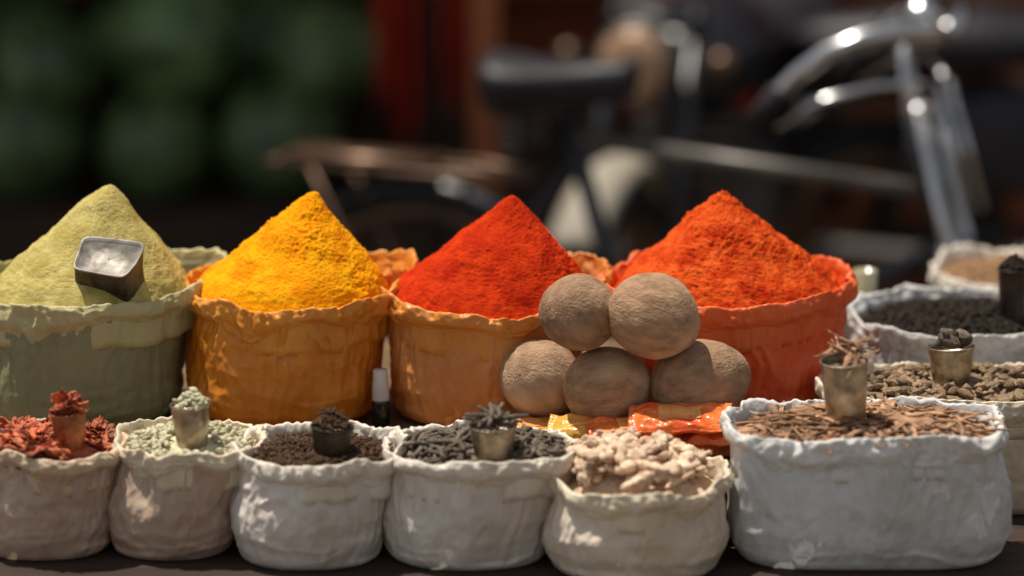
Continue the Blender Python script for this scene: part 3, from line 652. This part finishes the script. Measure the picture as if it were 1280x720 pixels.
# ------------------------------------------------------------ motorcycles
def motorcycle(label,loc,rz,paint,guard):
    m=thing('motorcycle',label,'motorcycle',loc,rz,'motorcycles parked behind the bicycle')
    wheel(m,0,.3,.04,24,M['rubber'],M['darksteel'],.3,.08); wheel(m,-1.25,.3,.045,24,M['rubber'],M['darksteel'],.3,.08)
    f=MB()
    for s in(-1,1): f.tube([(0,s*.09,.3),(-.24,s*.09,.92)],[.026,.02],10)
    f.box((-.23,0,.9),(.06,.22,.03)); f.build('fork',M['blackpaint'],m)
    MB().sheet(lambda u,v:(math.cos(R(lerp(38,150,u)))*(.35-.03*(2*v-1)**2),(v-.5)*.12,.3+math.sin(R(lerp(38,150,u)))*(.35-.03*(2*v-1)**2)),26,8,.003).build('front_mudguard',guard,m)
    ro=Matrix.Rotation(R(90),3,'Y')
    hl=MB().lathe([(.02,-.12),(.06,-.09),(.082,-.03),(.088,0),(.078,.012)],24,(-.1,0,.83),ro).build('headlamp',M['greymetal'],m)
    MB().lathe([(.078,.008),(.06,.024),(.03,.032),(.001,.034)],24,(-.1,0,.83),ro).build('lens',M['lamp_glass'],hl)
    b=MB()
    for s in(-1,1): b.tube([(-.24,0,.95),(-.24,s*.1,.97),(-.28,s*.2,1.04),(-.38,s*.36,1.02)],.012,8)
    b.build('handlebar',M['darksteel'],m)
    for s in(-1,1): MB().ell((-.16,s*.17,.83),(.03,.03,.025),10,8).build('indicator',M['darksteel'],m)
    MB().ell((-.58,0,.79),(.29,.15,.13),24,14,None,lambda q:1-.25*max(0,-q.x)**2).build('fuel_tank',paint,m)
    MB().ell((-1.08,0,.78),(.36,.14,.075),24,12,None,lambda q:1+.06*math.cos(q.x*6)).build('seat',M['leather'],m)
    e=MB().box((-.62,0,.42),(.3,.22,.26)); 
    for i in range(6): e.box((-.5,0,.5+i*.03),(.17,.22,.012))
    e.tube([(-.45,-.1,.55),(-.35,-.14,.35),(-.6,-.17,.26),(-1.4,-.19,.33)],.025,8); e.build('engine',M['greymetal'],m,smooth=False)
    sc_=MB()
    for s in(-1,1): sc_.ell((-.98,s*.12,.56),(.17,.03,.12),16,10)
    sc_.ell((-.98,0,.56),(.15,.12,.11),16,10); sc_.build('side_cover',paint,m)
    fm=MB()
    for a,c in(((-.24,0,.85),(-.5,0,.3)),((-.24,0,.85),(-1.35,0,.68)),((-.5,0,.3),(-.95,0,.33)),((-.95,0,.33),(-1.1,0,.68))): fm.tube([a,c],.02,8)
    for s in(-1,1): fm.tube([(-.95,s*.1,.35),(-1.25,s*.1,.3)],.018,8); fm.tube([(-1.25,s*.12,.3),(-1.12,s*.12,.7)],.022,8)
    fm.build('frame',M['blackpaint'],m)
    MB().sheet(lambda u,v:(-1.25+math.cos(R(lerp(30,190,u)))*(.36-.03*(2*v-1)**2),(v-.5)*.16,.32+math.sin(R(lerp(30,190,u)))*(.36-.03*(2*v-1)**2)),22,8,.003).build('rear_mudguard',paint,m)
    MB().ell((-1.55,0,.62),(.03,.06,.04),10,8).build('tail_lamp',M['redcloth'],m)
    MB().tube([(-.8,.12,.3),(-.8,.28,.012)],.012,8).build('stand',M['greymetal'],m)
lp=atY(795,100,6.6)
motorcycle('motorcycle with a pale front mudguard, its round headlamp beside the bicycle saddle',(lp.x-.04,6.5,0),R(-112),M['blackpaint'],M['pale'])
q=atY(1240,150,7.0)
motorcycle('dark motorcycle standing side on behind the bicycle handlebar',(q.x+1.02,7.15,0),R(-4),M['leather'],M['blackpaint'])
# ------------------------------------------------------------ background
mst=thing('display_stand','low dark stand piled with green melons','stand',(-1.5,8.7,0))
for i,(y,z) in enumerate(((-.55,.22),(-.15,.42),(.25,.62))): MB().box((0,y,z/2),(2.6,.39,z)).build('step',M['wood'],mst,smooth=False)
me=[]
for k in range(3):
    me.append(MB().ell((0,0,0),(.125,.125,.145),28,18,None,lambda q:1+.02*noise.noise(q*2+Vector((k*5,0,0)))).mesh('melon',M['melon']))
mi=0; pr_=None
rnd=random.Random(4)
for ti,(y,z) in enumerate(((-.55,.22),(-.15,.42),(.25,.62))):
    for lay in range(2 if ti<2 else 3):
        x=-2.62+.13*(lay%2)+.07*ti
        while x<-.40:
            k=rnd.uniform(1.0,1.3)
            if pr_ is None: o=bpy.data.objects.new('melon',me[0]); pr_=o
            else: o=pr_.copy(); o.data=me[mi%3]
            COL.objects.link(o); o.scale=(k,k,k)
            o.location=(x,8.7+y+rnd.uniform(-.06,.04),z+.125*k+lay*.22+(rnd.uniform(-.02,.02) if lay else 0)); o.rotation_euler=(rnd.uniform(-.4,.4)+PI/2,rnd.uniform(-.5,.5),rnd.uniform(-.9,.9))
            tag(o,'dark green melon in the pile at the left behind the green powder','melon','melons piled on the stand'); mi+=1
            x+=.25*k+rnd.uniform(.01,.08)
sh=thing('shop_building','dark brown shop with an added unseen shade roof behind the parked bicycle','shop',(0,10.6,0))
MB().box((0,.15,1.9),(14,.25,3.8)).build('wall',M['wall'],sh,smooth=False)
MB().box((-3.6,-1.6,2.9),(6.6,3.2,.08)).build('shade_roof',M['shade_roof'],sh,smooth=False)  # out of view, added to keep the melons in shade
MB().box((3.4,-1.3,2.9),(7.3,2.6,.08)).build('shade_roof',M['shade_roof'],sh,smooth=False)  # out of view, added to darken the background by its shadow
MB().box((-6.9,-1.5,1.42),(.1,3.0,2.84)).build('side_wall',M['wall'],sh,smooth=False)  # unseen wall added to shade the left side
for x in(-2.6,1.7): MB().box((x,-2.5,1.42),(.09,.09,2.84)).build('post',M['brownpost'],sh,smooth=False)
for i in range(3): MB().box((1.6,-.25,.5+i*.55),(5,.45,.04)).build('shelf',M['brownpost'],sh,smooth=False)
def hang(px0,px1,Y,z0,z1,label,m,sd):
    x0,x1=X(px0,Y,1),X(px1,Y,1)
    o=MB().sheet(lambda u,v:(lerp(x0,x1,u)+.05*noise.noise(Vector((v*4,sd,1))),Y+.06*math.sin(u*12+sd)+.03*noise.noise(Vector((u*4,v*3,sd))),lerp(z0,z1,v)+.2*noise.noise(Vector((u*2.5,sd,0)))*(1-v)),40,20,.004).build('hanging_cloth',m)
    tag(o,label,'cloth','red cloths hanging from the awning')
hang(472,526,7.95,.46,2.86,'narrow red cloth hanging from the added shade roof, left of the brown post',M['redcloth'],1)
hang(552,588,7.9,.54,2.86,'narrow red cloth hanging from the added shade roof, beside the brown post',M['redcloth'],2)
ps=thing('wooden_post','brown wooden post standing behind the bicycle carrier','post',(X(606,7.8,.9),7.8,0)); MB().box((0,0,1.43),(.06,.06,2.86)).build('shaft',M['brownpost'],ps,smooth=False); MB().box((0,0,.05),(.14,.14,.1)).build('base',M['brownpost'],ps,smooth=False)
def bundle(px,py,Y,r,label,sd):
    c=atY(px,py,Y); o=MB().ell((0,0,0),r,30,20,None,lambda q:1+.12*noise.noise(q*2.2+Vector((sd*3,0,0)))+.05*noise.noise(q*6+Vector((sd,0,0)))).build('cloth_bundle',M['bundle'],None,c)
    return tag(o,label,'bundle')
def crate(x,y,z,w,d,hh,rz,label):
    t=thing('wooden_crate',label,'crate',(x,y,z),rz,'wooden crates stacked behind the motorcycles')
    for i in range(3):
        zz=.04+i*(hh-.07)/2+.0
        p=MB().box((0,-d/2,zz),(w,.015,hh*.24)).box((0,d/2,zz),(w,.015,hh*.24)).box((-w/2+.008,0,zz),(.015,d-.032,hh*.24)).box((w/2-.008,0,zz),(.015,d-.032,hh*.24)); p.build('slat_ring',M['crate'],t,smooth=False)
    for a in(-1,1):
        for b in(-1,1): MB().box((a*(w/2-.035),b*(d/2-.03),hh/2),(.035,.035,hh)).build('corner_post',M['crate'],t,smooth=False)
    MB().box((0,0,.012),(w-.05,d-.05,.02)).build('base_board',M['crate'],t,smooth=False)
for col,(px) in enumerate((1010,1215,1330)):
    for lv in range((2,3,3)[col]):
        x=X(px,7.9,.5); crate(x,7.9+.05*col,lv*.29,.40,.36,.28,R((-3,2,4,-2)[lv]),'slatted brown crate in the %s stack from the left, %s from the ground'%(('first','second','third')[col],('first','second','third','fourth')[lv]))
bundle(850,30,7.7,(.17,.14,.10),'pale cloth bundle on the bench behind the motorcycle headlamp',1)
tbx=thing('side_bench','dark bench carrying a pale cloth bundle','bench',(X(850,7.7,.7),7.7,0)); zt=atY(850,30,7.7).z-.095
MB().box((0,0,zt-.02),(.5,.36,.04)).build('bench_top',M['wood'],tbx,smooth=False)
for a in(-.21,.21):
    for b in(-.14,.14): MB().box((a,b,(zt-.04)/2),(.05,.05,zt-.04)).build('leg',M['wood'],tbx,smooth=False)
# ------------------------------------------------------------ light, world, camera
SUN=Vector((-.27,.16,.95)).normalized()
sl=bpy.data.lights.new('sun','SUN'); sl.energy=5.0; sl.angle=R(.5); sl.color=(1,.93,.83)
so=bpy.data.objects.new('sun',sl); COL.objects.link(so); so.rotation_euler=SUN.to_track_quat('Z','Y').to_euler(); so.location=(-3,2,8)
w=bpy.data.worlds.new('World'); scene.world=w; w.use_nodes=True; nt=w.node_tree
sky=nt.nodes.new('ShaderNodeTexSky'); sky.sky_type='NISHITA'; sky.sun_disc=False; sky.sun_elevation=math.asin(SUN.z); sky.sun_rotation=math.atan2(SUN.x,SUN.y)
hs=nt.nodes.new('ShaderNodeHueSaturation'); hs.inputs['Saturation'].default_value=.28; nt.links.new(sky.outputs[0],hs.inputs['Color'])
bg=nt.nodes['Background']; bg.inputs[1].default_value=.1; nt.links.new(hs.outputs[0],bg.inputs[0])
cd=bpy.data.cameras.new('camera'); cam=bpy.data.objects.new('camera',cd); COL.objects.link(cam)
cam.location=(0,0,CAMZ); cam.rotation_euler=(R(90)-PITCH,0,0); cd.lens=F/1280*36; cd.sensor_width=36; cd.clip_end=500; cd.clip_start=.1
cd.dof.use_dof=True; cd.dof.focus_distance=depth(3.93,.84); cd.dof.aperture_fstop=1.3
scene.camera=cam
scene.view_settings.view_transform='Standard'; scene.view_settings.look='None'; scene.view_settings.exposure=0
